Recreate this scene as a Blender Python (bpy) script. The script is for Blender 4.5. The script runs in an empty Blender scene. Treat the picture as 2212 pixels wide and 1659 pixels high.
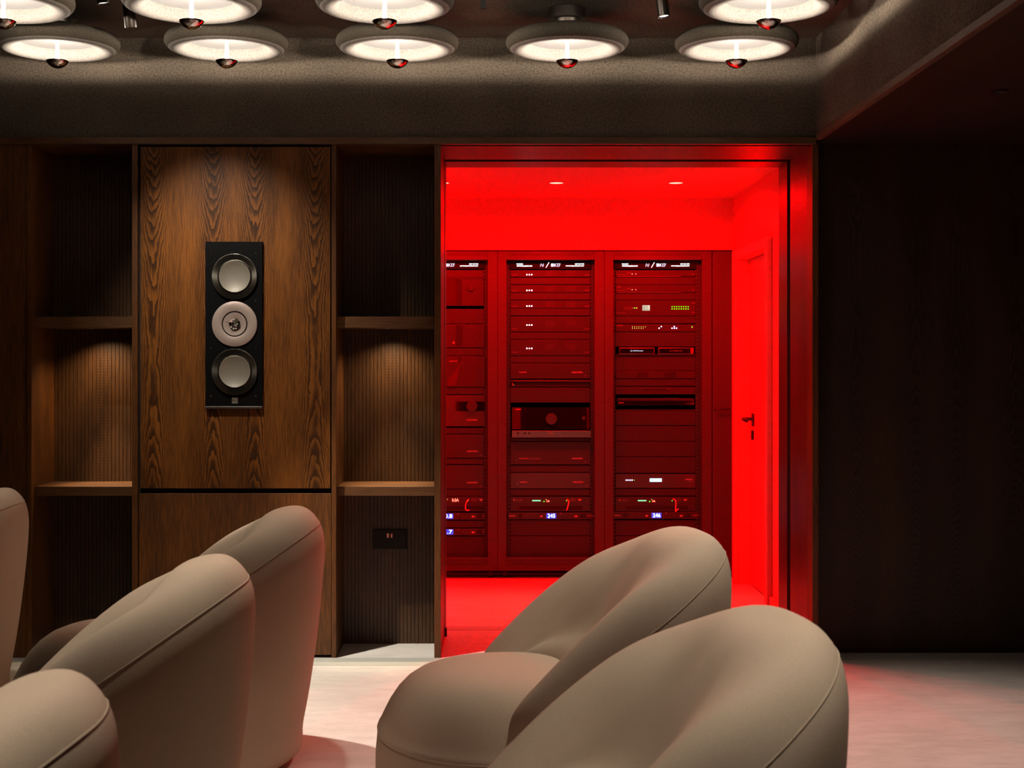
import bpy, bmesh, math, random
import numpy as np
from mathutils import Vector, Matrix

R = math.radians
PI = math.pi
C = bpy.context.scene.collection
random.seed(7)

# ------------------------------------------------------------------ camera, world, exposure
CAM_Z, CAM_D, FPX = 1.226, 5.8, 3016.0        # eye height, distance to the joinery wall, focal length in px of a 2212 px frame
sc = bpy.context.scene
cam_d = bpy.data.cameras.new('camera'); cam = bpy.data.objects.new('camera', cam_d); C.objects.link(cam)
cam.location = (0, -CAM_D, CAM_Z); cam.rotation_euler = (PI/2, 0, 0)
cam_d.sensor_width = 36.0; cam_d.lens = FPX/2212*36.0
cam_d.shift_x = (1106-1065)/2212; cam_d.shift_y = -(829.5-784)/2212
cam_d.dof.use_dof = True; cam_d.dof.focus_distance = 6.2; cam_d.dof.aperture_fstop = 9
cam_d.clip_start = 0.05
sc.camera = cam
w = bpy.data.worlds.new('world'); sc.world = w; w.use_nodes = True
w.node_tree.nodes['Background'].inputs[0].default_value = (1, .85, .7, 1)
w.node_tree.nodes['Background'].inputs[1].default_value = 0.0
sc.view_settings.view_transform = 'Standard'; sc.view_settings.look = 'None'
sc.view_settings.exposure = 0.0; sc.view_settings.gamma = 1.0; sc.view_settings.use_curve_mapping = False
sc.cycles.use_denoising = True
sc.cycles.max_bounces = 10; sc.cycles.diffuse_bounces = 5; sc.cycles.glossy_bounces = 4
sc.cycles.sample_clamp_indirect = 6.0

WARM = (1.0, .90, .78)
def light(kind, name, loc, energy, color, target=None, parent=None, **kw):
    d = bpy.data.lights.new(name, kind); o = bpy.data.objects.new(name, d); C.objects.link(o)
    d.energy = energy; d.color = color; o.location = loc
    if target is not None:
        o.rotation_euler = (Vector(target)-Vector(loc)).to_track_quat('-Z', 'Y').to_euler()
    for k, v in kw.items(): setattr(d, k, v)
    return o

# ceiling spotlights: (x, y, z of the lens), aim, watts, cone deg, blend, lens radius, label
SPOTS = [
    ((-1.302, -.78, 2.432), (-1.08, .0, 1.38), 100, 62, .9, .02, 'dark bronze cylinder spotlight hanging beside the left end pendants'),
    ((-1.368, -.90, 2.486), (-.30, -.52, 0), 330, 43, .5, .02, 'tilted dark cylinder spotlight, cut by the top of the photo'),
    ((.612, -.80, 2.465), (1.45, -1.5, 0), 130, 66, .9, .02, 'dark cylinder spotlight with a bright lens in the gap of the second pendant row'),
]
# added spotlights, unseen above the frame, that light the chairs
SPOTS_ADDED = [
    ((-.76, -3.82, 2.47), (-.80, -3.82, .4), 105, 38, .9, .04),
    ((-.76, -2.52, 2.47), (-.80, -2.52, .4), 115, 39, .9, .04),
    ((-.72, -1.42, 2.47), (-.74, -1.42, .4), 60, 34, .9, .04),
    ((.85, -3.45, 2.47), (.28, -3.25, .4), 120, 42, .9, .04),
    ((.95, -2.05, 2.47), (.25, -2.0, .4), 120, 42, .9, .04),
    ((-2.05, -1.35, 2.47), (-1.76, -.95, .4), 50, 50, .8, .05),
]
RED = (1.0, .0, .001)
RED_W = 135.0

# ------------------------------------------------------------------ object helpers
WORLD = {}
def root(name, label, cat, loc, group=None):
    o = bpy.data.objects.new(name, None); C.objects.link(o); o.location = loc
    o.empty_display_size = .05
    o['label'] = label; o['category'] = cat
    if group: o['group'] = group
    WORLD[o.name] = Vector(loc)
    return o
def obj(name, bm, mat, parent=None, smooth=False, label=None, angle=None):
    me = bpy.data.meshes.new(name)
    off = WORLD.get(parent.name, Vector((0, 0, 0))) if parent else Vector((0, 0, 0))
    if isinstance(bm, bpy.types.Mesh): me = bm
    else:
        bm.to_mesh(me); bm.free()
    me.transform(Matrix.Translation(-off))
    for m in (mat if isinstance(mat, (list, tuple)) else [mat]): me.materials.append(m)
    if smooth:
        me.shade_smooth()
        if angle: me.set_sharp_from_angle(angle=R(angle))
    o = bpy.data.objects.new(name, me); C.objects.link(o)
    if parent: o.parent = parent
    WORLD[o.name] = off
    if label: o['label'] = label
    return o
def thing(name, bm, mat, label, cat, group=None, **kw):
    # a thing that is one mesh: origin at the bottom centre of its bounds
    vs = [v.co for v in bm.verts]
    c = Vector(((min(v.x for v in vs)+max(v.x for v in vs))/2, (min(v.y for v in vs)+max(v.y for v in vs))/2, min(v.z for v in vs)))
    bmesh.ops.translate(bm, verts=bm.verts, vec=-c)
    o = obj(name, bm, mat, **kw); o.location = c; WORLD[o.name] = c
    o['label'] = label; o['category'] = cat
    if group: o['group'] = group
    return o
def struct(name, bm, mat, **kw):
    o = obj(name, bm, mat, **kw); o['kind'] = 'structure'; return o

def box(bm, x0, x1, y0, y1, z0, z1, bev=0.0, seg=2):
    r = bmesh.ops.create_cube(bm, size=1)
    vs = r['verts']
    for v in vs:
        v.co = Vector(((x0+x1)/2+v.co.x*(x1-x0), (y0+y1)/2+v.co.y*(y1-y0), (z0+z1)/2+v.co.z*(z1-z0)))
    if bev > 0:
        es = list({e for v in vs for e in v.link_edges})
        bmesh.ops.bevel(bm, geom=es, offset=bev, segments=seg, affect='EDGES', profile=.5)
    return bm
def B(*a, **k): return box(bmesh.new(), *a, **k)
def lathe(bm, prof, cx, cy, cz, n=48, axis='z'):
    # prof: (radius, height) pairs, closed at radius 0 ends
    rings = []
    for r, h in prof:
        if r < 1e-6:
            p = (cx, cy, cz+h) if axis == 'z' else (cx, cy+h, cz)
            rings.append([bm.verts.new(p)])
        else:
            ring = []
            for i in range(n):
                a = 2*PI*i/n
                p = (cx+r*math.cos(a), cy+r*math.sin(a), cz+h) if axis == 'z' else (cx+r*math.cos(a), cy+h, cz+r*math.sin(a))
                ring.append(bm.verts.new(p))
            rings.append(ring)
    for a, b in zip(rings, rings[1:]):
        if len(a) == 1 and len(b) == 1: continue
        for i in range(n):
            j = (i+1) % n
            if len(a) == 1: bm.faces.new((a[0], b[i], b[j]))
            elif len(b) == 1: bm.faces.new((a[i], a[j], b[0]))
            else: bm.faces.new((a[i], a[j], b[j], b[i]))
    bmesh.ops.recalc_face_normals(bm, faces=bm.faces)
    return bm
def tube(bm, pts, r, n=10, close=False):
    pts = [Vector(p) for p in pts]; rings = []
    up = None
    for i, p in enumerate(pts):
        a = pts[i-1] if (i > 0 or close) else p; b = pts[(i+1) % len(pts)] if (i < len(pts)-1 or close) else p
        t = (b-a).normalized()
        if up is None:
            up = t.orthogonal().normalized()
        up = (up - t*up.dot(t)).normalized(); side = t.cross(up)
        rings.append([bm.verts.new(p+r*(math.cos(2*PI*k/n)*up+math.sin(2*PI*k/n)*side)) for k in range(n)])
    m = len(rings)
    for i in range(m if close else m-1):
        A, Bq = rings[i], rings[(i+1) % m]
        for k in range(n):
            bm.faces.new((A[k], A[(k+1) % n], Bq[(k+1) % n], Bq[k]))
    if not close:
        bm.faces.new(rings[0][::-1]); bm.faces.new(rings[-1])
    bmesh.ops.recalc_face_normals(bm, faces=bm.faces)
    return bm
def text_mesh(body, x0, x1, z0, z1, y, depth=.0004, space=1.0, shear=0.0):
    # lettering that stands on a front face (facing -Y), stretched to the given box
    cu = bpy.data.curves.new('t', 'FONT'); cu.body = body; cu.extrude = .01; cu.space_character = space; cu.shear = shear
    cu.resolution_u = 2
    o = bpy.data.objects.new('t', cu); C.objects.link(o)
    dg = bpy.context.evaluated_depsgraph_get(); me = bpy.data.meshes.new_from_object(o.evaluated_get(dg))
    bpy.data.objects.remove(o); bpy.data.curves.remove(cu)
    co = np.empty(len(me.vertices)*3); me.vertices.foreach_get('co', co); co = co.reshape(-1, 3)
    mn, mx = co.min(0), co.max(0); s = (co-mn)/np.maximum(mx-mn, 1e-9)
    out = np.stack([x0+s[:, 0]*(x1-x0), y-s[:, 2]*depth, z0+s[:, 1]*(z1-z0)], 1)
    me.vertices.foreach_set('co', out.ravel()); me.update()
    bm = bmesh.new(); bm.from_mesh(me); bpy.data.meshes.remove(me)
    return bm
def merge(a, b):
    me = bpy.data.meshes.new('m'); b.to_mesh(me); b.free(); a.from_mesh(me); bpy.data.meshes.remove(me); return a

# ------------------------------------------------------------------ materials
def new_mat(name):
    m = bpy.data.materials.new(name); m.use_nodes = True; nt = m.node_tree
    b = nt.nodes['Principled BSDF']
    return m, nt, b
def simple(name, col, rough=.5, metal=0.0, emit=None, es=0.0, spec=.5, coat=0.0):
    m, nt, b = new_mat(name)
    b.inputs['Base Color'].default_value = (*col, 1); b.inputs['Roughness'].default_value = rough
    b.inputs['Metallic'].default_value = metal; b.inputs['Specular IOR Level'].default_value = spec
    b.inputs['Coat Weight'].default_value = coat
    if emit:
        b.inputs['Emission Color'].default_value = (*emit, 1); b.inputs['Emission Strength'].default_value = es
    return m
class NT:
    def __init__(s, nt): s.nt = nt
    def n(s, t, **kw):
        x = s.nt.nodes.new(t)
        for k, v in kw.items(): setattr(x, k, v)
        return x
    def lk(s, a, b): s.nt.links.new(a, b)
    def math(s, op, a, b=None, c=None):
        x = s.n('ShaderNodeMath', operation=op)
        for i, v in enumerate((a, b, c)):
            if v is None: continue
            if isinstance(v, (int, float)): x.inputs[i].default_value = v
            else: s.lk(v, x.inputs[i])
        return x.outputs[0]
    def pos(s): return s.n('ShaderNodeNewGeometry').outputs['Position']
    def scaled(s, vec, sx, sy, sz):
        x = s.n('ShaderNodeVectorMath', operation='MULTIPLY'); s.lk(vec, x.inputs[0]); x.inputs[1].default_value = (sx, sy, sz); return x.outputs[0]
    def noise(s, vec, scale, detail=4, rough=.55):
        x = s.n('ShaderNodeTexNoise'); x.inputs['Scale'].default_value = scale; x.inputs['Detail'].default_value = detail; x.inputs['Roughness'].default_value = rough
        s.lk(vec, x.inputs['Vector']); return x.outputs['Fac']
    def ramp(s, fac, stops):
        x = s.n('ShaderNodeValToRGB'); s.lk(fac, x.inputs[0]); el = x.color_ramp.elements
        while len(el) < len(stops): el.new(.5)
        for e, (p, c) in zip(el, stops): e.position = p; e.color = (*c, 1)
        return x.outputs[0]
    def bump(s, h, strength, dist, b):
        x = s.n('ShaderNodeBump'); x.inputs['Strength'].default_value = strength; x.inputs['Distance'].default_value = dist
        s.lk(h, x.inputs['Height']); s.lk(x.outputs[0], b.inputs['Normal'])

def wood(name, dark, light_, along='z', z0=1.25, x_off=1.0765, leaf=.2115, cath=True, rough=.45, contrast=1.0, spec=.4):
    m, nt, b = new_mat(name); g = NT(nt)
    p = g.pos(); sep = g.n('ShaderNodeSeparateXYZ'); g.lk(p, sep.inputs[0])
    X, Y, Z = sep.outputs
    if along == 'z': sv = g.scaled(p, 1, 1, .03); mv = g.scaled(p, 1, 1, .22)
    elif along == 'x': sv = g.scaled(p, .03, 1, 1); mv = g.scaled(p, .22, 1, 1)
    else: sv = g.scaled(p, 1, .03, 1); mv = g.scaled(p, 1, .22, 1)
    streak = g.noise(sv, 420, 3, .6)
    tone = g.noise(mv, 9, 3, .5)
    fine = g.noise(sv, 900, 2, .6)
    f = g.math('MULTIPLY_ADD', streak, .58, g.math('MULTIPLY', tone, .34))
    f = g.math('SUBTRACT', f, .10)
    if cath and along == 'z':
        d = g.math('SUBTRACT', g.math('PINGPONG', g.math('ADD', X, x_off), leaf), .0865)
        dz = g.math('SUBTRACT', Z, z0)
        ph = g.math('SUBTRACT', g.math('MULTIPLY', g.math('MULTIPLY', dz, dz), 15.0), g.math('MULTIPLY', g.math('MULTIPLY', d, d), 1300.0))
        ws = g.noise(g.scaled(p, 1, 1, .3), 22, 3, .5)
        ws2 = g.noise(g.scaled(p, 1, 1, .25), 95, 2, .5)
        ph = g.math('ADD', ph, g.math('MULTIPLY', ws, 2.2)); ph = g.math('ADD', ph, g.math('MULTIPLY', ws2, .75))
        s = g.math('FRACT', ph)
        s = g.math('POWER', s, 2.2)
        # rings fade where the grain runs straight
        amp = g.math('SUBTRACT', 1.0, g.math('MULTIPLY', g.math('ABSOLUTE', d), 8.5)); amp = g.math('MAXIMUM', amp, .05)
        f = g.math('SUBTRACT', f, g.math('MULTIPLY', g.math('MULTIPLY', s, amp), .50*contrast))
        f = g.math('ADD', f, .08)
    mid = tuple((a+b_)/2 for a, b_ in zip(dark, light_))
    col = g.ramp(f, [(0.05, tuple(v*.55 for v in dark)), (.28, dark), (.5, mid), (.78, light_)])
    g.lk(col, b.inputs['Base Color']); b.inputs['Roughness'].default_value = rough
    b.inputs['Specular IOR Level'].default_value = spec
    g.bump(g.math('ADD', streak, g.math('MULTIPLY', fine, .6)), .25, .0012, b)
    return m

WD, WL = (.050, .017, .0035), (.285, .098, .013)
M = {}
M['wood_panel'] = wood('smoked_oak_panel', WD, WL, spec=.2)
M['wood_frame'] = wood('smoked_oak_frame', WD, WL, cath=False)
M['wood_slat'] = wood('smoked_oak_slat', (.035, .015, .005), (.15, .062, .018), cath=False)
M['wood_shelf'] = wood('smoked_oak_shelf', (.06, .026, .01), (.24, .105, .036), along='x', cath=False, rough=.38)
M['wood_beam'] = wood('smoked_oak_beam', (.018, .009, .005), (.065, .03, .014), along='y', cath=False)
M['wood_edge'] = wood('smoked_oak_edge', (.06, .036, .022), (.24, .145, .085), along='y', cath=False)
M['wood_dim'] = wood('dim_lit_oak_wall', (.022, .012, .006), (.075, .038, .016), z0=1.6, x_off=-1.45, contrast=.8)  # same oak with the right wall's low light put into the colour
M['wood_jamb'] = wood('oak_door_lining', (.04, .011, .007), (.16, .04, .02), cath=False, rough=.36, spec=.55)  # oak with a slight tint of the red room light
M['wood_head'] = wood('oak_door_head_lining', (.05, .014, .008), (.20, .05, .025), along='x', cath=False, rough=.36, spec=.55)  # red light from the server room tinted into the oak

def felt(name, a, b_, scale=260, bump=.6):
    m, nt, b = new_mat(name); g = NT(nt); p = g.pos()
    n1 = g.noise(p, scale, 3, .7); n2 = g.noise(p, scale*.4, 2, .5); n3 = g.noise(p, 3.0, 2, .5)
    f = g.math('ADD', g.math('MULTIPLY', n1, .75), g.math('MULTIPLY', n2, .25)); f = g.math('ADD', f, g.math('MULTIPLY', g.math('SUBTRACT', n3, .5), .15))
    g.lk(g.ramp(f, [(.36, a), (.64, b_)]), b.inputs['Base Color']); b.inputs['Roughness'].default_value = .95
    b.inputs['Specular IOR Level'].default_value = .1
    g.bump(f, bump, .003, b); return m
M['felt'] = felt('grey_brown_felt', (.036, .029, .022), (.165, .132, .098))
M['shade'] = felt('pendant_felt', (.075, .069, .062), (.195, .178, .158), scale=420, bump=.4)
M['shade_unlit'] = felt('pendant_unlit_felt', (.018, .014, .010), (.056, .046, .033), scale=420, bump=.4)  # same felt, shade of the unlit outer side put into the colour
M['upholstery'] = felt('beige_wool', (.44, .335, .243), (.575, .44, .32), scale=900, bump=.3)
M['piping'] = simple('beige_piping', (.42, .32, .23), .9, spec=.1)

def cement():
    m, nt, b = new_mat('pale_microcement'); g = NT(nt); p = g.pos()
    n1 = g.noise(g.scaled(p, 1, 1.6, 1), 3.2, 5, .6); n2 = g.noise(g.scaled(p, .5, 1.6, 1), 17, 5, .65); n3 = g.noise(g.scaled(p, .35, 1.5, 1), 90, 3, .6)
    f = g.math('ADD', g.math('MULTIPLY', n1, .45), g.math('ADD', g.math('MULTIPLY', n2, .35), g.math('MULTIPLY', n3, .2)))
    g.lk(g.ramp(f, [(.36, (.50, .47, .42)), (.62, (.70, .665, .61))]), b.inputs['Base Color'])
    b.inputs['Roughness'].default_value = .42; b.inputs['Specular IOR Level'].default_value = .35
    g.bump(f, .15, .004, b); return m
M['cement'] = cement()
M['floor_strip'] = simple('grey_floor_strip', (.42, .42, .37), .5)
M['black_metal'] = simple('black_powder_coat', (.012, .011, .010), .42)
M['bronze'] = simple('dark_bronze_metal', (.045, .036, .028), .34, .7)
M['rack_metal'] = simple('black_rack_steel', (.056, .02, .02), .38, .0, spec=.5)  # black steel with some of the red room light in its colour
M['faceplate'] = simple('anodised_faceplate', (.046, .017, .017), .34, .35, spec=.6)  # red light tint in the colour, as on the rack steel
M['face_bright'] = simple('satin_grey_faceplate', (.10, .06, .06), .26, .6)  # grey metal, slightly tinted by the red light
M['blank'] = simple('blank_panel_steel', (.030, .011, .011), .42, .1)  # dark steel, red light tinted into the colour
M['slot'] = simple('dark_slot', (.004, .004, .004), .7)
M['glass_black'] = simple('black_display_glass', (.006, .006, .007), .06, spec=.7)
M['chrome'] = simple('polished_chrome', (.62, .60, .58), .05, 1.0)
M['dome'] = simple('grey_felt_dish', (.10, .097, .094), .8)
M['wall_light_tint'] = simple('wall_red_light_tint', (.80, .10, .09), .7)  # red lamplight of the server room put into the wall colour
M['door_light_tint'] = simple('door_red_light_tint', (.72, .10, .10), .45)  # door colour carries the red lamplight as well
M['print'] = simple('grey_white_print', (.75, .72, .72), .5)
M['print_dim'] = simple('dim_print', (.30, .28, .28), .5)
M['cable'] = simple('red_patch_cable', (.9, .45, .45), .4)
M['rubber'] = simple('black_rubber', (.02, .02, .02), .6)
M['alu'] = simple('brushed_aluminium', (.30, .28, .26), .32, 1.0)
M['cone'] = simple('champagne_cone', (.17, .155, .12), .5, .2)
def brushed_ring():
    m = simple('dark_brushed_ring', (.11, .10, .08), .28, .95); nt = m.node_tree; b = nt.nodes['Principled BSDF']
    b.inputs['Anisotropic'].default_value = .85; tg = nt.nodes.new('ShaderNodeTangent'); tg.direction_type = 'RADIAL'; tg.axis = 'Y'
    nt.links.new(tg.outputs[0], b.inputs['Tangent']); return m
M['ring_dark'] = brushed_ring()
M['rose'] = simple('rose_satin_plate', (.31, .245, .21), .42, .3)
M['speaker_black'] = simple('satin_black_baffle', (.004, .004, .004), .3, spec=.2)
def emit(name, col, s): return simple(name, (.02, .02, .02), .5, emit=col, es=s)
M['e_white'] = emit('led_white', (.82, .88, 1.0), 9)
M['e_sign'] = emit('lit_sign_letters', (.86, 1.0, 1.0), 4.5)
M['e_logo'] = emit('lit_logo', (.72, .78, 1.0), 1.6)
M['e_blue'] = emit('led_blue_white', (.35, .5, 1.0), 7)
M['e_digits'] = emit('lit_digits', (.75, .85, 1.0), 5)
M['e_bluebg'] = emit('blue_backlight', (.02, .08, 1.0), .8)
M['e_lcd'] = emit('lit_display', (.62, .82, 1.0), 1.3)
M['e_green'] = emit('led_green', (.02, 1.0, .005), 4)
M['e_greenbar'] = emit('green_bar', (.2, .9, .4), 1.6)
M['e_yellow'] = emit('led_yellow', (.75, .8, .12), 3)
M['e_amber'] = emit('led_amber', (1.0, .75, .25), 3)
M['e_red'] = emit('led_red', (1.0, .12, .08), 6)
M['e_menu'] = emit('menu_display', (.7, .85, .6), .9)
M['e_down'] = emit('downlight_lens', (1.0, .88, .62), 1.0)
M['e_spot'] = emit('spot_lens', (1.0, .93, .85), 2.0)
def glass_rod():
    m, nt, b = new_mat('clear_acrylic'); g = NT(nt)
    t = g.n('ShaderNodeBsdfTransparent'); gl = g.n('ShaderNodeBsdfGlossy'); gl.inputs['Roughness'].default_value = .08
    d = g.n('ShaderNodeBsdfTranslucent'); d.inputs[0].default_value = (.9, .95, 1, 1)
    mx = g.n('ShaderNodeMixShader'); mx.inputs[0].default_value = .22; g.lk(t.outputs[0], mx.inputs[1]); g.lk(gl.outputs[0], mx.inputs[2])
    m2 = g.n('ShaderNodeMixShader'); m2.inputs[0].default_value = .12; g.lk(mx.outputs[0], m2.inputs[1]); g.lk(d.outputs[0], m2.inputs[2])
    g.lk(m2.outputs[0], nt.nodes['Material Output'].inputs['Surface']); return m
M['rod'] = glass_rod()

# ------------------------------------------------------------------ main room shell
XL, XR, YB = -4.2, 4.2, -7.6
CEIL, BEAM_Z, HEAD_Z = 2.576, 2.151, 2.134
JL, JR = -.217, 1.327                     # door lining faces
NB = .30                                  # niche back
struct('floor', B(XL, XR, YB, .69, -.12, 0), M['cement'])
struct('trim_1', B(-2.6, JL-.001, -.146, .0, .0, .0012), M['floor_strip'])  # grey strip on the floor along the foot of the wall
struct('trim_2', B(1.36, XR, -.03, .10, .0, .0012), M['floor_strip'])
struct('ceiling', B(XL, 1.34, YB, .05, CEIL, CEIL+.1), M['felt'])
bm = B(XL, 1.34, .0, .05, 2.162, CEIL)
struct('wall_back', bm, M['felt'])
struct('wall_left', B(XL-.1, XL, YB, .05, 0, CEIL), M['wood_dim'])
struct('wall_rear', B(XL, XR, YB-.1, YB, 0, CEIL), M['wood_dim'])
struct('wall_right_end', B(XR, XR+.1, YB, .2, 0, CEIL), M['wood_dim'])
# dropped bulkhead on the right: felt side, oak edge, oak soffit
struct('wall_bulkhead', B(1.34, 1.36, YB, .0, BEAM_Z+.026, CEIL+.1), M['felt'])
struct('trim_3', B(1.338, 1.362, YB, .0, BEAM_Z, BEAM_Z+.026, bev=.002), M['wood_edge'])
struct('ceiling_soffit', B(1.362, XR, YB, .12, BEAM_Z+.002, BEAM_Z+.05), M['wood_beam'])
struct('trim_4', B(-2.6, 1.34, -.012, .05, HEAD_Z, 2.162, bev=.0015), M['wood_shelf'])
struct('wall_right', B(1.353, XR, .10, .14, 0, BEAM_Z+.002), M['wood_dim'])
struct('trim_5', B(JR, 1.352, .0, .10, 0, HEAD_Z, bev=.001), M['wood_frame'])
# left oak wall beyond the shelves
struct('wall_left_panel', B(XL, -1.938, .006, .05, 0, HEAD_Z), M['wood_frame'])

# recessed downlights in the soffit: the dark one in view and an unseen lit one added for the floor
for (x, y), lab, on in (((1.725, -1.047), 'small dark recessed downlight, unlit, in the red-lit wooden soffit', False), ((1.80, -2.35), 'added lit downlight of the soffit, out of view, for the right floor', True)):
    t = root('recessed_downlight', lab, 'downlight', (x, y, BEAM_Z-.004))
    bm = bmesh.new(); lathe(bm, [(.0, .004), (.022, .004), (.024, 0), (.031, 0), (.032, .006), (0, .006)], x, y, BEAM_Z-.004, 32)
    obj('bezel', bm, M['black_metal'], t, True, angle=40)
    bm = bmesh.new(); lathe(bm, [(0, .0025), (.018, .0025), (.020, .004), (0, .004)], x, y, BEAM_Z-.004, 24)
    obj('lens', bm, M['e_spot'] if on else M['alu'], t, True, angle=40)
    if on: light('SPOT', 'soffit_fill', (x, y, BEAM_Z-.006), 60, WARM, target=(x, y+.25, 0), spot_size=R(84), spot_blend=1, shadow_soft_size=.03)

# ------------------------------------------------------------------ door lining and pocket groove
def lining(name, parts, mat): 
    bm = bmesh.new()
    for p in parts: box(bm, *p)
    return struct(name, bm, mat)
GY0, GY1, JE = .434, .500, .686
lining('door_1', [(JR, JR+.024, .10, GY0, 0, HEAD_Z), (JR, JR+.024, GY1, JE, 0, HEAD_Z)], M['wood_jamb'])
lining('door_2', [(JL-.026, JL, .001, GY0, 0, HEAD_Z), (JL-.026, JL, GY1, JE, 0, HEAD_Z)], M['wood_jamb'])
lining('door_3', [(JL-.026, JR+.024, .05, GY0, HEAD_Z, HEAD_Z+.024), (JL-.026, JR+.024, GY1, JE, HEAD_Z, HEAD_Z+.024), (JL, JR, .02, .05, HEAD_Z, HEAD_Z+.024)], M['wood_head'])
bm = bmesh.new()
box(bm, JR+.03, JR+.05, GY0-.01, GY1+.01, 0, HEAD_Z+.05); box(bm, JL-.05, JL-.03, GY0-.01, GY1+.01, 0, HEAD_Z+.05)
box(bm, JL-.05, JR+.05, GY0-.01, GY1+.01, HEAD_Z+.03, HEAD_Z+.05)
struct('trim_6', bm, M['slot'])
struct('trim_7', B(JL, JR, .60, .69, 0, .0015), M['floor_strip'])
t = thing('door_guide', B(JL-.002, JL+.010, .455, .475, 0, .037, bev=.001), M['black_metal'], 'small black floor guide at the foot of the left door lining', 'door guide')

# ------------------------------------------------------------------ server room
SX0, SX1, SC, SY1 = -1.3, 1.36, 2.158, 2.12
struct('floor_server_room', B(SX0-.1, 1.55, .69, 3.1, -.12, 0), M['cement'])
struct('ceiling_server_room', B(SX0-.1, 1.6, .69, 3.1, SC, SC+.08), M['wall_light_tint'])
struct('wall_bulkhead_server_room', B(SX0, 1.42, SY1, 3.05, 1.867, SC), M['wall_light_tint'])
struct('wall_left_server_room', B(SX0-.1, SX0, .60, 3.1, 0, SC), M['wall_light_tint'])
struct('wall_back_server_room', B(SX0, 1.6, 3.05, 3.12, 0, SC), M['wall_light_tint'])
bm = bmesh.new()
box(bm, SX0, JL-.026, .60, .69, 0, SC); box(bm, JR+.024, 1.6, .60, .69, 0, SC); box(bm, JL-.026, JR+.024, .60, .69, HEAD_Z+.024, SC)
struct('wall_front_server_room', bm, M['wall_light_tint'])
DY0, DY1, DZ = 1.05, 1.935, 1.80        # side door opening
bm = bmesh.new()
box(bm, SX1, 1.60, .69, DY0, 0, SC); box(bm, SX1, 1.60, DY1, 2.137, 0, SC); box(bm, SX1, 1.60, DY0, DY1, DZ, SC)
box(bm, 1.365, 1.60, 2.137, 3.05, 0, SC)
struct('wall_right_server_room', bm, M['wall_light_tint'])
bm = bmesh.new()                         # architrave
box(bm, SX1-.028, SX1, DY0-.055, DY0+.004, 0, DZ+.047, bev=.004); box(bm, SX1-.028, SX1, DY1-.004, DY1+.055, 0, DZ+.047, bev=.004)
box(bm, SX1-.028, SX1, DY0, DY1, DZ-.004, DZ+.047, bev=.004)
struct('trim_8', bm, M['door_light_tint'])
d = struct('door_4', B(1.424, 1.464, DY0+.004, DY1-.004, .006, DZ-.004, bev=.002), M['door_light_tint'])
bm = bmesh.new(); HY, HZ = 1.835, .920
lathe_y = lambda bm, x0, x1, y, z, r, n=24: tube(bm, [(x0, y, z), (x1, y, z)], r, n)
box(bm, 1.416, 1.424, HY-.026, HY+.026, HZ-.04, HZ+.03, bev=.003)
tube(bm, [(1.418, HY, HZ), (1.372, HY, HZ), (1.366, HY-.008, HZ), (1.364, HY-.06, HZ-.003), (1.366, HY-.115, HZ-.006)], .0095, 12)
obj('door_handle', bm, M['black_metal'], d, True, angle=40)
bm = bmesh.new(); box(bm, 1.412, 1.424, HY-.016, HY+.016, HZ-.115, HZ-.062, bev=.005)
obj('lock_cylinder', bm, M['black_metal'], d)
bm = bmesh.new()
box(bm, SX1-.016, SX1, .692, DY0-.056, 0, .09, bev=.004)
struct('baseboard_right', bm, M['door_light_tint'])
struct('trim_9', B(SX0, 1.30, 2.24, 2.262, 0, .016), M['face_bright'])

# ceiling downlights of the server room (they are lit)
for i, (px, lab) in enumerate([(1202, 'lit round recessed ceiling downlight above the middle rack'), (1460, 'lit round recessed ceiling downlight above the right-hand rack'),
                ((961), 'lit round recessed ceiling downlight cut by the left door lining')]):
    D = (SC-CAM_Z)*FPX/(784-393.5)
    x = (px-1065)*D/FPX; y = D-CAM_D
    if px == 961: x = -.262
    t = root('ceiling_downlight', lab, 'downlight', (x, y, SC-.006), 'ceiling downlights of the server room')
    bm = bmesh.new(); lathe(bm, [(.036, 0.001), (.041, 0), (.0415, .006), (.036, .006), (.036, .001)], x, y, SC-.006, 32); obj('bezel', bm, M['wall_light_tint'], t, True, angle=40)
    bm = bmesh.new(); lathe(bm, [(0, .0), (.0355, .0), (.0355, .005), (0, .005)], x, y, SC-.004, 32); obj('lens', bm, M['e_down'], t)
    light('SPOT', 'downlight_lamp', (x, y, SC-.012), RED_W, RED, target=(x, y, 0), spot_size=R(172), spot_blend=.5, shadow_soft_size=.034)
    light('SPOT', 'downlight_white', (x, y, SC-.012), 9.0, (1, .8, .65), target=(x, y-.3, 0), spot_size=R(48), spot_blend=1, shadow_soft_size=.03)
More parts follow.
